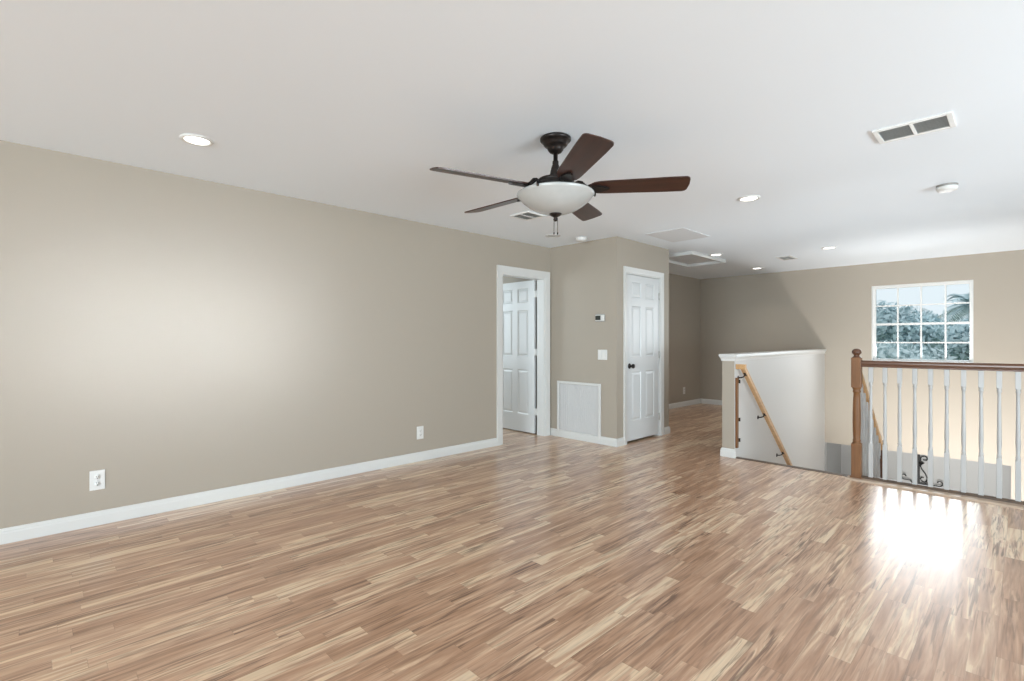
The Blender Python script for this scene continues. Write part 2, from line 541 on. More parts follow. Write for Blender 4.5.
def casing(parent, plane_x, y0, y1, zt, wdt, sgn=1, nm='door_casing'):
    """flat-stepped door casing on a wall whose face is X = plane_x, room on the +X side"""
    prof = [(0, 0), (.011, 0), (.014, wdt * .25), (.017, wdt * .75), (.019, wdt), (0, wdt)]
    bm = nb()
    # left, right, head with mitres (u runs away from the opening)
    extrude_profile(bm, prof, (plane_x, y0, 0.0005), (plane_x, y0, zt), (1, 0, 0), (0, -1, 0))
    extrude_profile(bm, prof, (plane_x, y1, 0.0005), (plane_x, y1, zt), (1, 0, 0), (0, 1, 0))
    a = [(o, u) for o, u in prof]
    va = [bm.verts.new((plane_x + o, y0 - u, zt + u)) for o, u in a]
    vb = [bm.verts.new((plane_x + o, y1 + u, zt + u)) for o, u in a]
    n = len(a)
    for i in range(n):
        bm.faces.new((va[i], vb[i], vb[(i + 1) % n], va[(i + 1) % n]))
    bm.faces.new(va); bm.faces.new(vb[::-1])
    # side pieces need the mitred tops
    for y, s, vv in ((y0, -1, va), (y1, 1, vb)):
        v = [bm.verts.new((plane_x + o, y + s * u, zt)) for o, u in a]
        for i in range(n):
            bm.faces.new((v[i], vv[i], vv[(i + 1) % n], v[(i + 1) % n]))
    bmesh.ops.remove_doubles(bm, verts=bm.verts[:], dist=1e-5)
    return obj(nm, bm, M_trim, parent)


def jamb(parent, xa, xb, y0, y1, zt):
    bm = nb()
    box(bm, xa, xb, y0 - .001, y0 + .018, 0.0005, zt + .001)
    box(bm, xa, xb, y1 - .018, y1 + .001, 0.0005, zt + .001)
    box(bm, xa, xb, y0 + .018, y1 - .018, zt - .018, zt + .001)
    return obj('door_jamb', bm, M_trim, parent)


def door_leaf(bm, W, Ht, th=.035):
    """six raised panels; leaf lies in local x (0..W), thickness in y (0..th), height z"""
    st = .115 * W / .76; mid = .10 * W / .76
    cols = [(st, (W - mid) / 2), ((W + mid) / 2, W - st)]
    rows = [(.235, .830), (1.005, 1.625), (1.725, 1.915)]
    rec = .009
    box(bm, 0, W, rec, th - rec, 0, Ht)
    zs = [0] + [v for r in rows for v in r] + [Ht]
    for fy0, fy1 in ((0, rec), (th - rec, th)):
        box(bm, 0, st, fy0, fy1, 0, Ht); box(bm, W - st, W, fy0, fy1, 0, Ht)
        for i in range(0, len(zs), 2):
            box(bm, st, W - st, fy0, fy1, zs[i], zs[i + 1])
        for r in rows:
            box(bm, cols[0][1], cols[1][0], fy0, fy1, r[0], r[1])
    for face, s in ((rec, -1), (th - rec, 1)):
        for c in cols:
            for r in rows:
                i0, i1 = .018, .040
                a = [bm.verts.new((x, face, z)) for x, z in ((c[0] + i0, r[0] + i0), (c[1] - i0, r[0] + i0), (c[1] - i0, r[1] - i0), (c[0] + i0, r[1] - i0))]
                b = [bm.verts.new((x, face + s * .007, z)) for x, z in ((c[0] + i1, r[0] + i1), (c[1] - i1, r[0] + i1), (c[1] - i1, r[1] - i1), (c[0] + i1, r[1] - i1))]
                for i in range(4):
                    bm.faces.new((a[i], a[(i + 1) % 4], b[(i + 1) % 4], b[i]))
                bm.faces.new(b)
                # sloped sticking around the recess
                o_ = [bm.verts.new((x, face + s * rec, z)) for x, z in ((c[0], r[0]), (c[1], r[0]), (c[1], r[1]), (c[0], r[1]))]
                q_ = [bm.verts.new((x, face + s * .0005, z)) for x, z in ((c[0] + .012, r[0] + .012), (c[1] - .012, r[0] + .012), (c[1] - .012, r[1] - .012), (c[0] + .012, r[1] - .012))]
                for i in range(4):
                    bm.faces.new((o_[i], o_[(i + 1) % 4], q_[(i + 1) % 4], q_[i]))


def knob(parent, loc, mtx):
    bm = nb()
    lathe(bm, [(0, 0), (.032, 0), (.033, .004), (.028, .009), (.012, .012), (.010, .030), (.018, .036), (.027, .046), (.028, .056), (.022, .066), (0, .069)], 20, loc, mtx)
    return obj('door_knob', bm, M_bronze, parent)


# door 1: open six-panel door to the left
d1 = bpy.data.objects.new('door_1', None); C.objects.link(d1)
struct(d1, 'open white six-panel door swung into the next room', 'door')
casing(d1, XL, DY0, DY1 + .0, DZ, .082)
jamb(d1, XL - .12, XL, DY0, DY1, DZ)
bm = nb(); door_leaf(bm, .715, 2.01)
R = Matrix.Rotation(PI, 4, 'Z')
leaf1 = obj('door_leaf', bm, M_door, d1, (XL - .165, DY1 + .012, .014), (0, 0, PI))
for z in (0.30, 1.08, 1.84):
    bm = nb()
    box(bm, XL - .168, XL - .119, DY1 - .0235, DY1 - .0185, z - .045, z + .045)
    lathe(bm, [(.006, -.046), (.006, .046)], 10, (XL - .142, DY1 - .026, z))
    obj('hinge', bm, M_trim, d1)
# door 2: closet door, shut
d2 = bpy.data.objects.new('door_2', None); C.objects.link(d2)
struct(d2, 'closed white six-panel closet door with a dark knob', 'door')
casing(d2, XC, CD0, CD1, DZ + .01, .062)
jamb(d2, XC - .10, XC, CD0, CD1, DZ + .01)
bm = nb(); door_leaf(bm, CD1 - CD0 - .042, 1.998)
leaf2 = obj('door_leaf', bm, M_door, d2, (XC - .012, CD0 + .021, .026), (0, 0, PI / 2))
knob(d2, (XC - .012, CD0 + .021 + .062, .925), Matrix.Rotation(PI / 2, 4, 'Y'))
for z in (0.25, 1.05, 1.80):
    bm = nb()
    box(bm, XC - .012, XC - .004, CD1 - .030, CD1 - .016, z - .045, z + .045)
    lathe(bm, [(.0065, -.047), (.0065, .047)], 10, (XC - .003, CD1 - .020, z))
    obj('hinge', bm, M_steel, d2)

# ------------------------------------------------------------------ window in the far wall
bm = nb()
w1 = bpy.data.objects.new('window_1', None); C.objects.link(w1)
struct(w1, 'white window of sixteen panes looking out on trees', 'window')
fy0, fy1 = YB + .05, YB + .11
e = .002
box(bm, WX0 + e, WX0 + .045, fy0, fy1, WZ0 + e, WZ1 - e); box(bm, WX1 - .045, WX1 - e, fy0, fy1, WZ0 + e, WZ1 - e)
box(bm, WX0 + .045, WX1 - .045, fy0, fy1, WZ0 + e, WZ0 + .045); box(bm, WX0 + .045, WX1 - .045, fy0, fy1, WZ1 - .045, WZ1 - e)
obj('window_frame', bm, M_trim, w1, bevel=.004)
bm = nb()
for x in (-1.344, -1.067, -0.792):
    box(bm, x - .010, x + .010, fy0 + .012, fy1 - .015, WZ0 + .045, WZ1 - .045)
for z, hh in ((1.201, .010), (1.483, .017), (1.767, .010)):
    box(bm, WX0 + .045, WX1 - .045, fy0 + .010, fy1 - .013, z - hh, z + hh)
obj('window_grid', bm, M_trim, w1)
bm = nb(); box(bm, WX0 + .045, WX1 - .045, fy0 + .028, fy0 + .032, WZ0 + .045, WZ1 - .045)
obj('window_pane', bm, M_glass, w1)
bm = nb()
for a in ((WX0, WX0 + .004), (WX1 - .004, WX1)):
    box(bm, a[0], a[1], YB + .001, YB + .05, WZ0, WZ1)
box(bm, WX0, WX1, YB - .012, YB + .05, WZ0 - .018, WZ0 + .002)
box(bm, WX0, WX1, YB + .001, YB + .05, WZ1 - .004, WZ1)
obj('window_sill', bm, M_trim, w1)

# frames of the side window and of the unseen opening added for fill
bm = nb()
for y in (-0.40, 0.86, 2.13, 3.40, 4.66):  # frame stretched along the wall to fit the added ceiling fill
    box(bm, XR + .02, XR + .09, y, y + .04, .45, 2.05)
for z in (.45, 2.01):
    box(bm, XR + .021, XR + .089, -.36, 4.66, z, z + .04)
struct(obj('window_2', bm, M_trim), 'unseen lengthened white window frame in the wall on the open side', 'window')
bm = nb()
for x in (-1.60, .28, 2.16):
    box(bm, x, x + .04, YN - .09, YN - .02, 0, 2.15)
for z in (0.0, 2.11):
    box(bm, -1.56, 2.16, YN - .089, YN - .021, z, z + .04)
struct(obj('fill_opening_frame', bm, M_trim), 'white frame of an added fill opening behind the viewpoint', 'window')

# ------------------------------------------------------------------ ceiling fan
FX, FY = -1.949, 2.252
fan = thing('ceiling_fan', 'five-bladed dark walnut ceiling fan with a frosted bowl light', 'ceiling fan', (FX, FY, H))
bm = nb()
lathe(bm, [(0, 0), (.088, 0), (.093, -.006), (.092, -.016), (.084, -.024), (.076, -.027), (.072, -.042), (.060, -.054), (.050, -.058), (.047, -.072), (.036, -.086), (.020, -.094), (0, -.094)], 36)
obj('canopy', bm, M_bronze, fan)
bm = nb()
lathe(bm, [(.0135, -.088), (.0135, -.135), (.018, -.139), (.019, -.150), (.018, -.156), (.026, -.180), (.034, -.215), (.045, -.240)], 20)
obj('downrod', bm, M_bronze, fan)
bm = nb()
lathe(bm, [(0, -.232), (.045, -.235), (.075, -.240), (.105, -.250), (.112, -.262), (.106, -.268), (.112, -.274), (.118, -.290), (.112, -.303), (.120, -.309), (.122, -.322), (.128, -.330), (.128, -.338), (0, -.338)], 40)
obj('motor_housing', bm, M_bronze, fan)
bm = nb()
prof = [(.224, .004), (.230, 0), (.231, -.007), (.222, -.018), (.198, -.044), (.165, -.070), (.125, -.094), (.080, -.110), (.040, -.117), (0, -.119)]
lathe(bm, prof, 48, (0, 0, -.336), cap=False)
lathe(bm, [(.224, .004), (.205, .004), (.125, .002)], 48, (0, 0, -.336), cap=False)
bowl = obj('glass_bowl', bm, M_bowl, fan)
bm = nb()
lathe(bm, [(0, .006), (.036, .004), (.038, -.004), (.030, -.012), (.014, -.020), (.010, -.026), (.014, -.032), (.013, -.040), (.006, -.046), (0, -.047)], 24, (0, 0, -.452))
obj('finial', bm, M_bronze, fan)
for i in range(3):
    a = 0.15 + i * 2 * PI / 3 + 0.65
    bm = nb()
    lathe(bm, [(0, -.012), (.007, -.010), (.008, 0), (.007, .010), (0, .012)], 10, (.234 * math.cos(a), .234 * math.sin(a), -.338))
    obj('bowl_clip', bm, M_bronze, fan)
for sx in (-.009, .012):
    bm = nb()
    px_, py_ = sx * math.cos(.8), sx * math.sin(.8)
    tube(bm, [(px_, py_, -.478), (px_, py_, -.520), (px_ * 1.05, py_ * 1.05, -.560)], .0016, 6)
    lathe(bm, [(0, 0), (.004, -.004), (.0045, -.014), (0, -.020)], 10, (px_ * 1.05, py_ * 1.05, -.560))
    obj('pull_chain', bm, M_bronze, fan)
pitch = math.radians(13)
for i in range(5):
    wa = 0.8009 - (0.141 + i * 2 * PI / 5)
    root_m = Matrix.Rotation(wa, 4, 'Z')
    # blade outline in local x (radius), y (width)
    bm = nb()
    r0, r1 = .205, .770
    out = []
    nseg = 10
    w0, w1b = .061, .077
    out.append((r0, -w0 * .45)); out.append((r0 + .008, -w0 * .70)); out.append((r0 + .025, -w0 * .93)); out.append((r0 + .06, -w0 * 1.06))
    for t in range(nseg + 1):
        f_ = t / nseg
        x = r0 + .10 + (r1 - .034 - r0 - .10) * f_
        out.append((x, -(w0 * 1.1 + (w1b - w0 * 1.1) * min(1, f_ * 1.25))))
    for t in range(1, 6):
        a = -PI / 2 + t * PI / 12
        out.append((r1 - .034 + .030 * math.cos(a), -(w1b - .030) + .030 * math.sin(a)))
    out.append((r1, 0))
    out = out + [(x, -y) for x, y in out[-2::-1]]
    zt = .0035
    a_ = [bm.verts.new((x, y, -zt)) for x, y in out]; b_ = [bm.verts.new((x, y, zt)) for x, y in out]
    bm.faces.new(a_[::-1]); bm.faces.new(b_)
    for q in range(len(out)):
        bm.faces.new((a_[q], a_[(q + 1) % len(out)], b_[(q + 1) % len(out)], b_[q]))
    bmesh.ops.transform(bm, matrix=Matrix.Translation((0, 0, -.306)) @ Matrix.Rotation(-pitch, 4, "X"), verts=bm.verts[:])
    bl = obj('blade', bm, M_blade, fan, rot=(0, 0, wa))
    # bracket: arched arm and a shaped plate under the blade
    bm = nb()
    tube(bm, [(.095, 0, -.292), (.115, 0, -.278), (.135, .003, -.268), (.155, .003, -.272), (.172, 0, -.292), (.190, 0, -.306), (.215, 0, -.312)],
         [.013, .011, .0095, .0095, .010, .012, .013], 10)
    tube(bm, [(.135, .003, -.270), (.150, .018, -.285), (.168, .020, -.300), (.185, .010, -.308)], .006, 8)
    pl = [(.235, -.018), (.255, -.030), (.285, -.034), (.315, -.026), (.345, -.016), (.362, 0), (.345, .016), (.315, .026), (.285, .034), (.255, .030), (.235, .018)]
    a_ = [bm.verts.new((x - .045, y, -.0150)) for x, y in pl]; b_ = [bm.verts.new((x - .045, y, .0085)) for x, y in pl]
    bm.faces.new(a_[::-1]); bm.faces.new(b_)
    for q in range(len(pl)):
        bm.faces.new((a_[q], a_[(q + 1) % len(pl)], b_[(q + 1) % len(pl)], b_[q]))
    bmesh.ops.transform(bm, matrix=Matrix.Translation((0, 0, -.306)) @ Matrix.Rotation(-pitch, 4, 'X'), verts=a_ + b_)
    br = obj('blade_bracket', bm, M_bronze, fan, rot=(0, 0, wa))

# ------------------------------------------------------------------ ceiling fixtures


def ring_bm(ri, ro, h):
    bm = nb()
    lathe(bm, [(ri, 0), (ro, 0), (ro, -h * .4), (ro - .006, -h), (ri + .004, -h), (ri, -h * .6), (ri, 0)], 32, cap=False)
    return bm


can = thing('recessed_light', 'lit recessed ceiling light above the long greige wall, nearest the viewer', 'ceiling light', (-3.467, .718, H), group='recessed ceiling lights')
obj('trim_ring', ring_bm(.066, .088, .010), M_plastic, can)
bm = nb(); lathe(bm, [(0, -.0075), (.060, -.007), (.0655, -.004), (.0655, -.001), (0, -.001)], 28)
obj('lens', bm, M_lamp, can)
for loc, lab in (((-1.625, 4.377, H), 'lit recessed ceiling light beyond the fan blade, toward the railing'),
                 ((-1.763, 7.446, H), 'lit recessed ceiling light over the stairwell'),
                 ((-3.094, 8.682, H), 'lit recessed ceiling light closest to the far dark wall'),
                 ((-3.005, 6.90, H), 'lit recessed ceiling light at the corner of the attic hatch')):
    dup(can, loc, lab)
for i, (x, y) in enumerate(((-3.467, .718), (-1.625, 4.377), (-1.763, 7.446), (-3.094, 8.682), (-3.005, 6.90))):
    l = bpy.data.lights.new('downlight', 'SPOT'); l.energy = (6, 7, 7, 24, 24)[i]; l.spot_size = 2.2; l.spot_blend = 1.0
    l.color = (1, .95, .87); l.shadow_soft_size = .05
    o = bpy.data.objects.new('downlight', l); o.location = (x, y, H - .02); C.objects.link(o)

un = thing('recessed_light', 'unlit grey recessed ceiling light in front of the thermostat wall', 'ceiling light', (-3.774, 4.316, H))
obj('trim_ring', ring_bm(.066, .088, .010), M_canring, un)
bm = nb(); lathe(bm, [(0, -.004), (.0655, -.003), (.0655, -.001), (0, -.001)], 28)
obj('lens', bm, M_unlit, un)

sm = thing('smoke_detector', 'white disc smoke detector out on the ceiling below the big air vent', 'smoke detector', (-.416, 5.118, H))
bm = nb(); lathe(bm, [(0, 0), (.066, 0), (.066, -.008), (.060, -.010), (.060, -.018), (0, -.018)], 32)
obj('mounting_base', bm, M_plate, sm)
bm = nb(); lathe(bm, [(.060, -.014), (.067, -.016), (.067, -.030), (.058, -.044), (.030, -.047), (0, -.047)], 32)
obj('cover', bm, M_plastic, sm)
sm2 = thing('smoke_detector', 'white disc smoke detector next to the closet front wall', 'smoke detector', (-3.625, 4.645, H))
bm = nb(); lathe(bm, [(0, 0), (.070, 0), (.070, -.010), (0, -.010)], 32)
obj('mounting_base', bm, M_canring, sm2)
bm = nb(); lathe(bm, [(.066, -.008), (.066, -.026), (.055, -.040), (0, -.043)], 32, cap=False)
obj('cover', bm, M_plastic, sm2)


def vent(name, label, x0, x1, y0, y1, border, nsec, along_x=True, dark=M_louver, nl=12, half=False):
    cx_, cy_ = (x0 + x1) / 2, (y0 + y1) / 2
    t = thing(name, label, 'air vent', (cx_, cy_, H))
    hx, hy = (x1 - x0) / 2, (y1 - y0) / 2
    bm = nb()
    th = .012
    box(bm, -hx, -hx + border, -hy, hy, -th, 0); box(bm, hx - border, hx, -hy, hy, -th, 0)
    box(bm, -hx + border, hx - border, -hy, -hy + border, -th, 0); box(bm, -hx + border, hx - border, hy - border, hy, -th, 0)
    obj('vent_frame', bm, M_plastic, t, bevel=.003)
    ix, iy = hx - border, hy - border
    bm = nb(); box(bm, -ix, ix, -iy, iy, -.003, -.0005)
    obj('backing', bm, M_vback, t)
    if nsec > 1:
        bm = nb()
        for s in range(1, nsec):
            x = -ix + 2 * ix * s / nsec
            box(bm, x - .008, x + .008, -iy, iy, -th + .001, -.0005)
        obj('divider', bm, M_plastic, t)
    bm = nb()
    for i in range(nl):
        y = -iy + 2 * iy * (i + .5) / nl
        mt = Matrix.Translation((0, y, -.006)) @ Matrix.Rotation(math.radians(35), 4, 'X')
        box(bm, -ix, ix, -.75 * iy / nl, .75 * iy / nl, -.0006, .0006, mt)
    obj('louver', bm, dark, t)
    return t


vent('ceiling_vent', 'large white-framed air vent with two dark louvered sections', -.612, -.263, 3.480, 3.727, .026, 2, nl=10)
vent('ceiling_vent', 'grey louvered air vent partly hidden behind the fan', -3.462, -3.215, 3.325, 3.565, .018, 2, nl=9)
vent('ceiling_vent', 'small white air vent near the far wall over the stairwell', -2.505, -2.305, 7.73, 8.07, .03, 2, nl=10)

bm = nb()
box(bm, -2.990, -2.530, 5.000, 5.645, H - .008, H - .0005)
rp = tag(obj('ceiling_panel', bm, M_panel, bevel=.003), 'flat pale grey square panel on the ceiling in front of the closet door', 'panel')
hx0, hx1, hy0, hy1 = -3.715, -3.105, 6.395, 7.47
ht = thing('attic_hatch', 'white-trimmed attic hatch in the hallway ceiling', 'attic hatch', ((hx0 + hx1) / 2, (hy0 + hy1) / 2, H))
bm = nb(); ax, ay, tw = (hx1 - hx0) / 2, (hy1 - hy0) / 2, .030
box(bm, -ax, -ax + tw, -ay, ay, -.046, 0); box(bm, ax - tw, ax, -ay, ay, -.046, 0)
box(bm, -ax + tw, ax - tw, -ay, -ay + tw, -.046, 0); box(bm, -ax + tw, ax - tw, ay - tw, ay, -.046, 0)
obj('hatch_trim', bm, M_trim, ht, bevel=.004)
bm = nb(); box(bm, -ax + tw + .004, ax - tw - .004, -ay + tw + .004, ay - tw - .004, -.006, -.0005)
obj('hatch_panel', bm, M_hatch, ht)

# ------------------------------------------------------------------ things on the closet front


def face_thing(name, label, cat, loc, rotz, group=None):
    return thing(name, label, cat, loc, (0, 0, rotz), group)


# local frame: x to the right, -y out of the wall, z up
ra = face_thing('return_air_panel', 'white framed return air panel low on the closet front wall', 'air return', (-3.84, YC0, .0), 0)
bm = nb(); pw, pz0, pz1, fw = .338, .030, .715, .030
box(bm, -pw, -pw + fw, -.016, 0, pz0, pz1); box(bm, pw - fw, pw, -.016, 0, pz0, pz1)
box(bm, -pw + fw, pw - fw, -.016, 0, pz1 - fw, pz1); box(bm, -pw + fw, pw - fw, -.016, 0, pz0, pz0 + fw + .03)
obj('frame', bm, M_trim, ra, bevel=.003)
bm = nb()
box(bm, -pw + fw + .004, pw - fw - .004, -.006, -.0005, pz0 + fw + .034, pz1 - fw - .004)
nl = 20
for i in range(nl):
    x = -pw + fw + .012 + (2 * pw - 2 * fw - .024) * (i + .5) / nl
    box(bm, x - .006, x + .006, -.0085, -.005, pz0 + fw + .04, pz1 - fw - .01)
obj('filter_grille', bm, M_return, ra)

th = face_thing('thermostat', 'small thermostat with a dark screen on the closet front wall', 'thermostat', (-3.508, YC0, 1.500), 0)
bm = nb(); box(bm, -.068, .066, -.006, 0, -.046, .048); obj('back_plate', bm, M_plate, th, bevel=.002)
bm = nb(); box(bm, -.060, .060, -.026, -.006, -.036, .036); obj('body', bm, M_plastic, th, bevel=.004)
bm = nb(); box(bm, -.056, .018, -.028, -.0255, -.026, .028); obj('screen', bm, M_screen, th)

sw = face_thing('light_switch', 'white two-gang light switch under the thermostat', 'light switch', (-3.478, YC0, 1.063), 0)
bm = nb(); box(bm, -.066, .066, -.006, 0, -.060, .060); obj('wall_plate', bm, M_plastic, sw, bevel=.003)
for s in (-.028, .028):
    bm = nb(); box(bm, s - .017, s + .017, -.0105, -.0055, -.034, .034, Matrix.Rotation(.04, 4, 'X')); obj('rocker', bm, M_plastic, sw, bevel=.0015)


def outlet(label, loc, rotz):
    t = face_thing('wall_outlet', label, 'outlet', loc, rotz, 'duplex wall outlets')
    bm = nb(); box(bm, -.040, .040, -.006, 0, -.065, .065); obj('wall_plate', bm, M_plastic, t, bevel=.003)
    for z in (-.022, .022):
        bm = nb()
        lathe(bm, [(0, .0035), (.0165, .0035), (.0168, 0), (0, 0)], 20, (0, -.006, z), Matrix.Rotation(PI / 2, 4, 'X'))
        r_ = obj('receptacle', bm, M_plastic, t)
        bm = nb()
        box(bm, -.0075, -.0050, -.0105, -.0094, z - .001, z + .009); box(bm, .0050, .0075, -.0105, -.0094, z - .001, z + .008)
        lathe(bm, [(0, .001), (.003, .001), (.003, 0), (0, 0)], 10, (0, -.0095, z - .009), Matrix.Rotation(PI / 2, 4, 'X'))
        obj('slots', bm, M_slot, r_)
    bm = nb(); lathe(bm, [(0, .001), (.003, .001), (.003, 0), (0, 0)], 10, (0, -.006, 0), Matrix.Rotation(PI / 2, 4, 'X'))
    obj('screw', bm, M_steel, t)
    return t


outlet('white outlet on the long greige wall, nearest the viewer', (XL, .318, .300), PI / 2)
outlet('white outlet on the long greige wall, close to the open doorway', (XL, 2.858, .289), PI / 2)
outlet('white outlet on the hallway wall past the closet', (XH, 8.789, .296), PI / 2)

# ------------------------------------------------------------------ stairs
ST_Y, RUN, RISE = YS + .02, .228, .1740
nst = 16
bm = nb()
kx = lambda y: KX0 + (KX1 - KX0) * (y - YE) / (YB - YE)
for i in range(nst - 1):
    y0 = ST_Y + RUN * i; y1 = y0 + RUN; zt = -RISE * (i + 1)
    prism(bm, [(kx(y0) + .002, y0 - .02), (XN + .03, y0 - .02), (XN + .03, y1), (kx(y1) + .002, y1)], zt - .03, zt)
s1 = struct(obj('stairs', bm, M_nosing), 'flight of wooden stairs going down beside the half wall', 'stairs')
bm = nb()
for i in range(nst - 1):
    y0 = ST_Y + RUN * i; zt = -RISE * (i + 1)
    prism(bm, [(kx(y0) + .002, y0), (XN + .03, y0), (XN + .03, y0 + .015), (kx(y0) + .002, y0 + .015)], zt - RISE + .0, zt - .03)
y = ST_Y
prism(bm, [(kx(y) + .002, y - .018), (XN + .03, y - .018), (XN + .03, y - .003), (kx(y) + .002, y - .003)], -RISE, -.03)
obj('riser', bm, M_trim, s1)
bm = nb()   # open-side stringer with stepped top
pts = []
for i in range(nst - 1):
    y0 = ST_Y + RUN * i; pts += [(y0 - .001, -RISE * i - .03 if i else -.03), (y0 - .001, -RISE * (i + 1) - .03)]
pts.append((ST_Y + RUN * (nst - 1), -RISE * (nst - 1) - .03)); pts += [(ST_Y + RUN * (nst - 1), ZL), (ST_Y + RUN * (nst - 3), ZL), (ST_Y - .001, -.45)]
a_ = [bm.verts.new((XN + .030, p[0], p[1])) for p in pts]; b_ = [bm.verts.new((XN + .055, p[0], p[1])) for p in pts]
bm.faces.new(a_[::-1]); bm.faces.new(b_)
for q in range(len(pts)):
    bm.faces.new((a_[q], a_[(q + 1) % len(pts)], b_[(q + 1) % len(pts)], b_[q]))
bmesh.ops.triangulate(bm, faces=[f for f in bm.faces if len(f.verts) > 4])
obj('stringer', bm, M_trim, s1)

# nosing along the top of the stairs and under the railing
bm = nb()
extrude_profile(bm, [(0, -.028), (.022, -.028), (.026, -.014), (.022, -.001), (.010, .004), (-.055, .004), (-.058, 0.0005), (-.0, 0.0005)], (KX0 - .004, YS, 0), (XN - .045, YS, 0), (0, 1, 0))
struct(obj('trim_1', bm, M_brown), 'dark wood nosing at the top step', 'trim')

# ------------------------------------------------------------------ guard railing
gr = thing('guard_railing', 'landing railing with oak newel post, brown handrail and white balusters', 'railing', (XN, YE - .01, 0))
# newel (local origin at newel centre)
bm = nb()
nw = .036
sect(bm, -nw, nw, -nw, nw, .012, .315, .004)
sect(bm, -nw, nw, -nw, nw, .815, 1.078, .004)
lathe(bm, [(nw * .98, .315), (.034, .322), (.026, .330), (.031, .338), (.0315, .345), (.026, .352), (.0285, .40), (.031, .50), (.030, .60), (.0265, .72), (.024, .765), (.030, .772), (.031, .782), (.025, .790), (.032, .803), (nw * .98, .815)], 24, cap=False)
obj('newel_post', bm, M_oak, gr)
bm = nb()
lathe(bm, [(nw * .98, 1.078), (.030, 1.086), (.022, 1.090), (.020, 1.102), (.030, 1.110), (.036, 1.120), (.037, 1.132), (.031, 1.146), (.020, 1.155), (0, 1.160)], 24, cap=False)
obj('newel_cap', bm, M_oak_x, gr)
bm = nb()
RX1 = XR - XN - .002
prof = [(-.030, .0), (.030, 0), (.031, .012), (.025, .020), (.030, .030), (.030, .044), (.018, .058), (-.018, .058), (-.030, .044), (-.030, .030), (-.025, .020), (-.031, .012)]
extrude_profile(bm, [(o, u + .998) for o, u in prof], (.034, 0, 0), (RX1, 0, 0), (0, 1, 0))
obj('handrail', bm, M_oak_x, gr, bevel=.003)
bm = nb()
extrude_profile(bm, [(.032, -.028), (.036, -.010), (.032, .010), (.022, .016), (-.095, .016), (-.106, .008), (-.106, .0005), (.015, .0005), (.015, -.028)], (-.065, 0, 0), (RX1, 0, 0), (0, 1, 0))
obj('base_nosing', bm, M_nosing, gr)
bm = nb()
extrude_profile(bm, [(.020, .016), (.020, .034), (.014, .038), (-.010, .038), (-.016, .032), (-.016, .016)], (.036, 0, 0), (RX1, 0, 0), (0, 1, 0))
obj('shoe_rail', bm, M_brown, gr)
bm = nb()
sect(bm, -nw - .008, nw + .008, -nw - .008, nw + .008, .0165, .028, .006)
obj('newel_collar', bm, M_oak, gr)


def baluster_bm(h, z0=0.0, w=.0155):
    bm = nb()
    a, b = .33, h - .13
    sect(bm, -w, w, -w, w, z0, a, .002)
    sect(bm, -w, w, -w, w, b, h, .002)
    lathe(bm, [(w, a), (w * 1.02, a + .006), (w * .72, a + .012), (w * .98, a + .022), (w * .98, a + .028), (w * .66, a + .036),
               (w * .86, a + .10), (w * .92, a + .15), (w * .80, a + .25), (w * .64, b - .06), (w * .62, b - .035), (w * .95, b - .028), (w * .95, b - .02), (w * .70, b - .012), (w * 1.0, b - .004), (w, b)], 14, cap=False)
    return bm


nbal = 0
first = None
x = .1035
while x < RX1 - .03:
    if first is None:
        first = obj('baluster', baluster_bm(.999, .036), M_baluster, gr, (x, 0, 0))
    else:
        c = first.copy(); C.objects.link(c); c.parent = gr; c.location = (x, 0, 0)
    x += .1003

# descending balustrade on the open side of the stairs
SL = math.atan(.82)
sb = thing('stair_balustrade', 'short sloping stair balustrade behind the oak newel post', 'railing', (XN, YE, 0))
yA, yB2 = .070, 1.085
rz = lambda yl: .985 - .82 * (yl - .045)
bm = nb()
up = Vector((0, math.sin(SL), math.cos(SL)))
extrude_profile(bm, [(o * .9, u * .9 - .052) for o, u in prof], (0, yA, rz(yA)), (0, yB2, rz(yB2)), (1, 0, 0), tuple(up))
obj('handrail', bm, M_pine, sb)
bm = nb()
bz = -RISE * 5
zt_ = rz(yB2)
sect(bm, -.030, .030, yB2 - .02, yB2 + .04, bz, bz + .30, .004); sect(bm, -.030, .030, yB2 - .02, yB2 + .04, zt_ - .17, zt_ + .02, .004)
lathe(bm, [(.029, bz + .30), (.022, bz + .31), (.026, bz + .36), (.027, bz + .5), (.022, zt_ - .20), (.028, zt_ - .17)], 16, (0, yB2 + .01, 0), cap=False)
lathe(bm, [(.028, zt_ + .02), (.020, zt_ + .026), (.028, zt_ + .036), (.020, zt_ + .055), (0, zt_ + .06)], 16, (0, yB2 + .01, 0), cap=False)
obj('newel_post', bm, M_oak_x, sb)
yl = .155
while yl < yB2 - .06:
    step_i = max(0, int((yl + YE - ST_Y) // RUN) + 1)
    zb = -RISE * step_i
    top = rz(yl) - .060
    o = obj('baluster', baluster_bm(top - zb + .004), M_baluster, sb, (0, yl, zb))
    yl += RUN / 2

# wall handrail on the half wall
wn_ = thing('wall_handrail', 'light oak handrail sloping down the white half wall', 'handrail', (KX0, YE, 0))
SLh = math.atan(.758)
hp = []
off = .072
def hpt(y, z, o=off): return Vector((kx(y) + o - KX0, y - YE, z))
y0h = 5.330
hz = lambda y: .953 - math.tan(SLh) * (y - 5.330)
bm = nb()
pr2 = [(-.020, -.030), (.020, -.030), (.024, -.022), (.020, .0), (.022, .014), (.014, .024), (-.014, .024), (-.022, .014), (-.020, .0), (-.024, -.022)]
p0 = hpt(y0h, hz(y0h)); p1 = hpt(8.2, hz(8.2))
d = (p1 - p0).normalized(); o_ = Vector((1, 0, 0)); o_ = (o_ - d * o_.dot(d)).normalized(); u_ = o_.cross(d); u_ = u_ if u_.z > 0 else -u_
extrude_profile(bm, pr2, p0, p1, o_, u_)
box(bm, .002, off + .024, y0h - YE - .026, y0h - YE + .020, hz(y0h) - .022, hz(y0h) + .030)
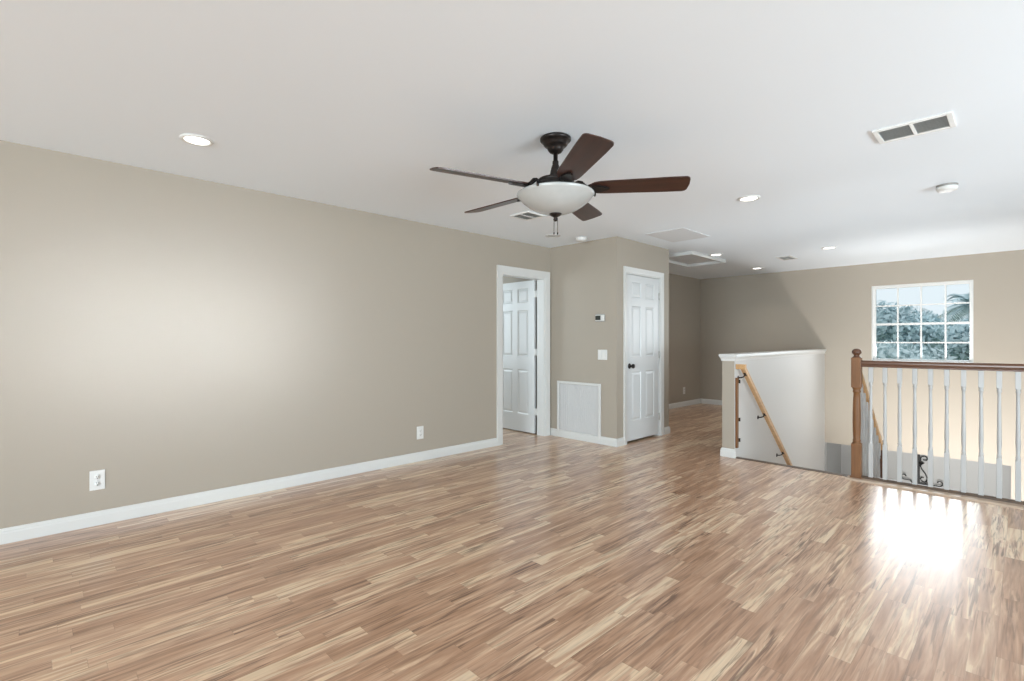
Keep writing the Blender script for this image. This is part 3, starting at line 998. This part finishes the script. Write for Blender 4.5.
obj('rail', bm, M_pine, wn_, bevel=.003)
for yb in (5.385, 6.035, 6.775, 7.5):
    bm = nb()
    z = hz(yb)
    tube(bm, [hpt(yb, z - .075, .002), hpt(yb, z - .073, .03), hpt(yb, z - .062, .058), hpt(yb, z - .030, off)], .0065, 8)
    lathe(bm, [(0, .006), (.020, .005), (.024, 0), (0, 0)], 14, hpt(yb, z - .075, .001), Matrix.Rotation(PI / 2, 4, 'Y'))
    box(bm, -.012, .012, -.03, .03, -.003, .003, Matrix.Translation(hpt(yb, z - .034, off)) @ Matrix.Rotation(-SLh, 4, 'X'))
    obj('bracket', bm, M_bronze, wn_)

# gate hinge strip at the end of the half wall
gs = thing('gate_strip', 'narrow upright wooden gate strip at the edge of the half wall', 'gate strip', (KX0, YE + .030, 0))
bm = nb(); box(bm, .001, .020, -.022, .020, .105, .840); obj('strip', bm, M_oak, gs, bevel=.002)
for z in (.185, .40, .80):
    bm = nb(); box(bm, .004, .026, .022, .030, z - .018, z + .018)
    lathe(bm, [(0, -.02), (.005, -.02), (.005, .02), (0, .02)], 10, (.026, .036, z))
    obj('hinge', bm, M_bronze, gs)

# ------------------------------------------------------------------ wrought iron sconce in the lower room
ws = thing('scroll_sconce', 'black wrought-iron scroll sconce seen low between the balusters', 'wall sconce', (-1.245, 10.85, -1.10))


def spiral(cx_, cz_, r0, r1, a0, a1, n=22, y=-.03):
    return [(cx_ + (r0 + (r1 - r0) * t / n) * math.cos(a0 + (a1 - a0) * t / n), y, cz_ + (r0 + (r1 - r0) * t / n) * math.sin(a0 + (a1 - a0) * t / n)) for t in range(n + 1)]


bm = nb(); box(bm, -.016, .016, -.030, -.0, -.22, .395); obj('upright', bm, M_black, ws, bevel=.004)
bm = nb()
tube(bm, [(.010, -.03, .24), (.030, -.03, .31)] + spiral(.080, .335, .052, .020, PI, -0.8 * PI, 24), .0085, 8)
tube(bm, [(.012, -.03, .20), (.04, -.03, .245), (.070, -.03, .262), (.04, -.03, .275), (.012, -.03, .26)], .013, 8)
obj('top_scroll', bm, M_black, ws)
bm = nb()
tube(bm, [(.02, -.03, .22), (.045, -.03, .15), (.085, -.03, .09), (.110, -.03, .03), (.108, -.03, -.03), (.08, -.03, -.06), (.04, -.03, -.045), (.025, -.03, -.01), (.04, -.03, .025), (.068, -.03, .015)], .0085, 8)
tube(bm, [(.02, -.03, -.17), (.07, -.03, -.10), (.115, -.03, -.055), (.135, -.03, -.12), (.14, -.03, -.17)], .008, 8)
obj('side_scroll', bm, M_black, ws)
bm = nb(); box(bm, -.02, .150, -.034, -.022, -.105, -.080); obj('crossbar', bm, M_black, ws)
for pts_, cx_, cz_, sg in (([(0, -.02, -.20), (-.06, -.03, -.13), (-.11, -.05, -.055), (-.17, -.06, -.05)], -.185, .0, -1),
                           ([(0, -.02, -.20), (.10, -.03, -.15), (.17, -.05, -.085), (.24, -.06, -.08)], .270, -.03, 1)):
    bm = nb()
    tube(bm, pts_ + [(q[0], -.06, q[2]) for q in spiral(cx_, cz_, .052, .020, -PI / 2, -PI / 2 + sg * 1.45 * PI, 18)], .009, 8)
    obj('arm', bm, M_black, ws)

# ------------------------------------------------------------------ outside: lawn and trees
bm = nb(); box(bm, -30, 25, 11.3, 60, ZL - .4, ZL - .15)
struct(obj('ground', bm, M_grass), 'lawn outside the far window', 'ground')


def leaf_crown(bm, c, rad, n, size, squash=1.0, seed=0):
    rnd = random.Random(seed)
    lobes = [(Vector((rnd.uniform(-1, 1), rnd.uniform(-1, 1), rnd.uniform(-.7, .9) * squash)) * rad * .62, rad * rnd.uniform(.38, .6)) for _ in range(11)]
    for i in range(n):
        lc, lr = rnd.choice(lobes)
        dv = Vector((rnd.gauss(0, 1), rnd.gauss(0, 1), rnd.gauss(0, 1))).normalized()
        p = Vector(c) + lc + dv * lr * (rnd.random() ** .35)
        u = Vector((rnd.gauss(0, 1), rnd.gauss(0, 1), rnd.gauss(0, 1))).normalized()
        v = u.cross(dv + Vector((.01, .02, .03))).normalized()
        s = size * rnd.uniform(.6, 1.3)
        q = [bm.verts.new(p + u * s), bm.verts.new(p + v * s * .45), bm.verts.new(p - u * s), bm.verts.new(p - v * s * .45)]
        bm.faces.new(q)


def broad_tree(loc, h, rad, label, seed, leafm, n=5200):
    t = thing('tree', label, 'tree', loc, group='trees outside the window')
    bm = nb()
    tube(bm, [(0, 0, -.05), (.05, .03, h * .3), (-.04, .06, h * .55), (.02, 0, h * .8)], [.17, .14, .10, .04], 8)
    rnd = random.Random(seed)
    for k in range(5):
        a = rnd.uniform(0, 2 * PI)
        tube(bm, [(0, .03, h * .45 + k * .1), (math.cos(a) * rad * .3, math.sin(a) * rad * .3, h * .62), (math.cos(a) * rad * .7, math.sin(a) * rad * .7, h * .8)], [.07, .05, .02], 6)
    obj('trunk', bm, M_trunk, t)
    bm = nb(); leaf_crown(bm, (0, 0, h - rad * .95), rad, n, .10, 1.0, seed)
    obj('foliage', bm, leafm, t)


def palm_tree(loc, h, label, seed):
    t = thing('palm_tree', label, 'tree', loc, group='trees outside the window')
    rnd = random.Random(seed)
    bm = nb(); tube(bm, [(0, 0, -.05), (.05, 0, h * .4), (.02, 0, h * .75), (0, 0, h)], [.17, .14, .13, .14], 10); obj('trunk', bm, M_trunk, t)
    bm = nb()
    for k in range(26):
        a = k * 2.399 + rnd.uniform(-.2, .2); el = rnd.uniform(-.5, 1.25); Lf = rnd.uniform(1.1, 1.6)
        dirh = Vector((math.cos(a), math.sin(a), 0)); prev = Vector((0, 0, h)); pts_ = []
        for s in range(9):
            f_ = s / 8
            pts_.append(Vector((0, 0, h)) + dirh * Lf * f_ * math.cos(el) * (1 - .1 * f_) + Vector((0, 0, Lf * (f_ * math.sin(el) - .55 * f_ * f_))))
        side = dirh.cross(Vector((0, 0, 1))).normalized()
        tube(bm, pts_, [.02 - .0018 * s for s in range(9)], 4)
        for s in range(1, 9):
            for e_ in range(3):
                p = pts_[s - 1].lerp(pts_[s], e_ / 3)
                tdir = (pts_[s] - pts_[s - 1]).normalized()
                for sg in (-1, 1):
                    ll = .42 * (1 - abs(s / 8 - .4) * .9)
                    tip = p + side * sg * ll + tdir * .22 - Vector((0, 0, .10))
                    bm.faces.new([bm.verts.new(p - tdir * .02), bm.verts.new(p + tdir * .025), bm.verts.new(tip)])
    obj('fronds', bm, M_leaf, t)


G = ZL - .15
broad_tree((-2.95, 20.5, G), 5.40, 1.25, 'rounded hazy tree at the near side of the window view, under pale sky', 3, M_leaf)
broad_tree((-2.15, 17.2, G), 4.00, 0.95, 'pale hazy tree in the middle of the window view', 5, M_leaf2)
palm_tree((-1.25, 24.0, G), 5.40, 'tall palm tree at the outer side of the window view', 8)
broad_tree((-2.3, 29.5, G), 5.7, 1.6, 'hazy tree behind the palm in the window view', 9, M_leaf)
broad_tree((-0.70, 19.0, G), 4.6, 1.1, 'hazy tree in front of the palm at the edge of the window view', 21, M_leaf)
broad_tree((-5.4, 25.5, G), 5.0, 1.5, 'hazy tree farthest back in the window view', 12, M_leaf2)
broad_tree((-6.0, 33.0, G), 5.4, 1.9, 'broad hazy tree filling the gap behind the pale hazy tree', 14, M_leaf)
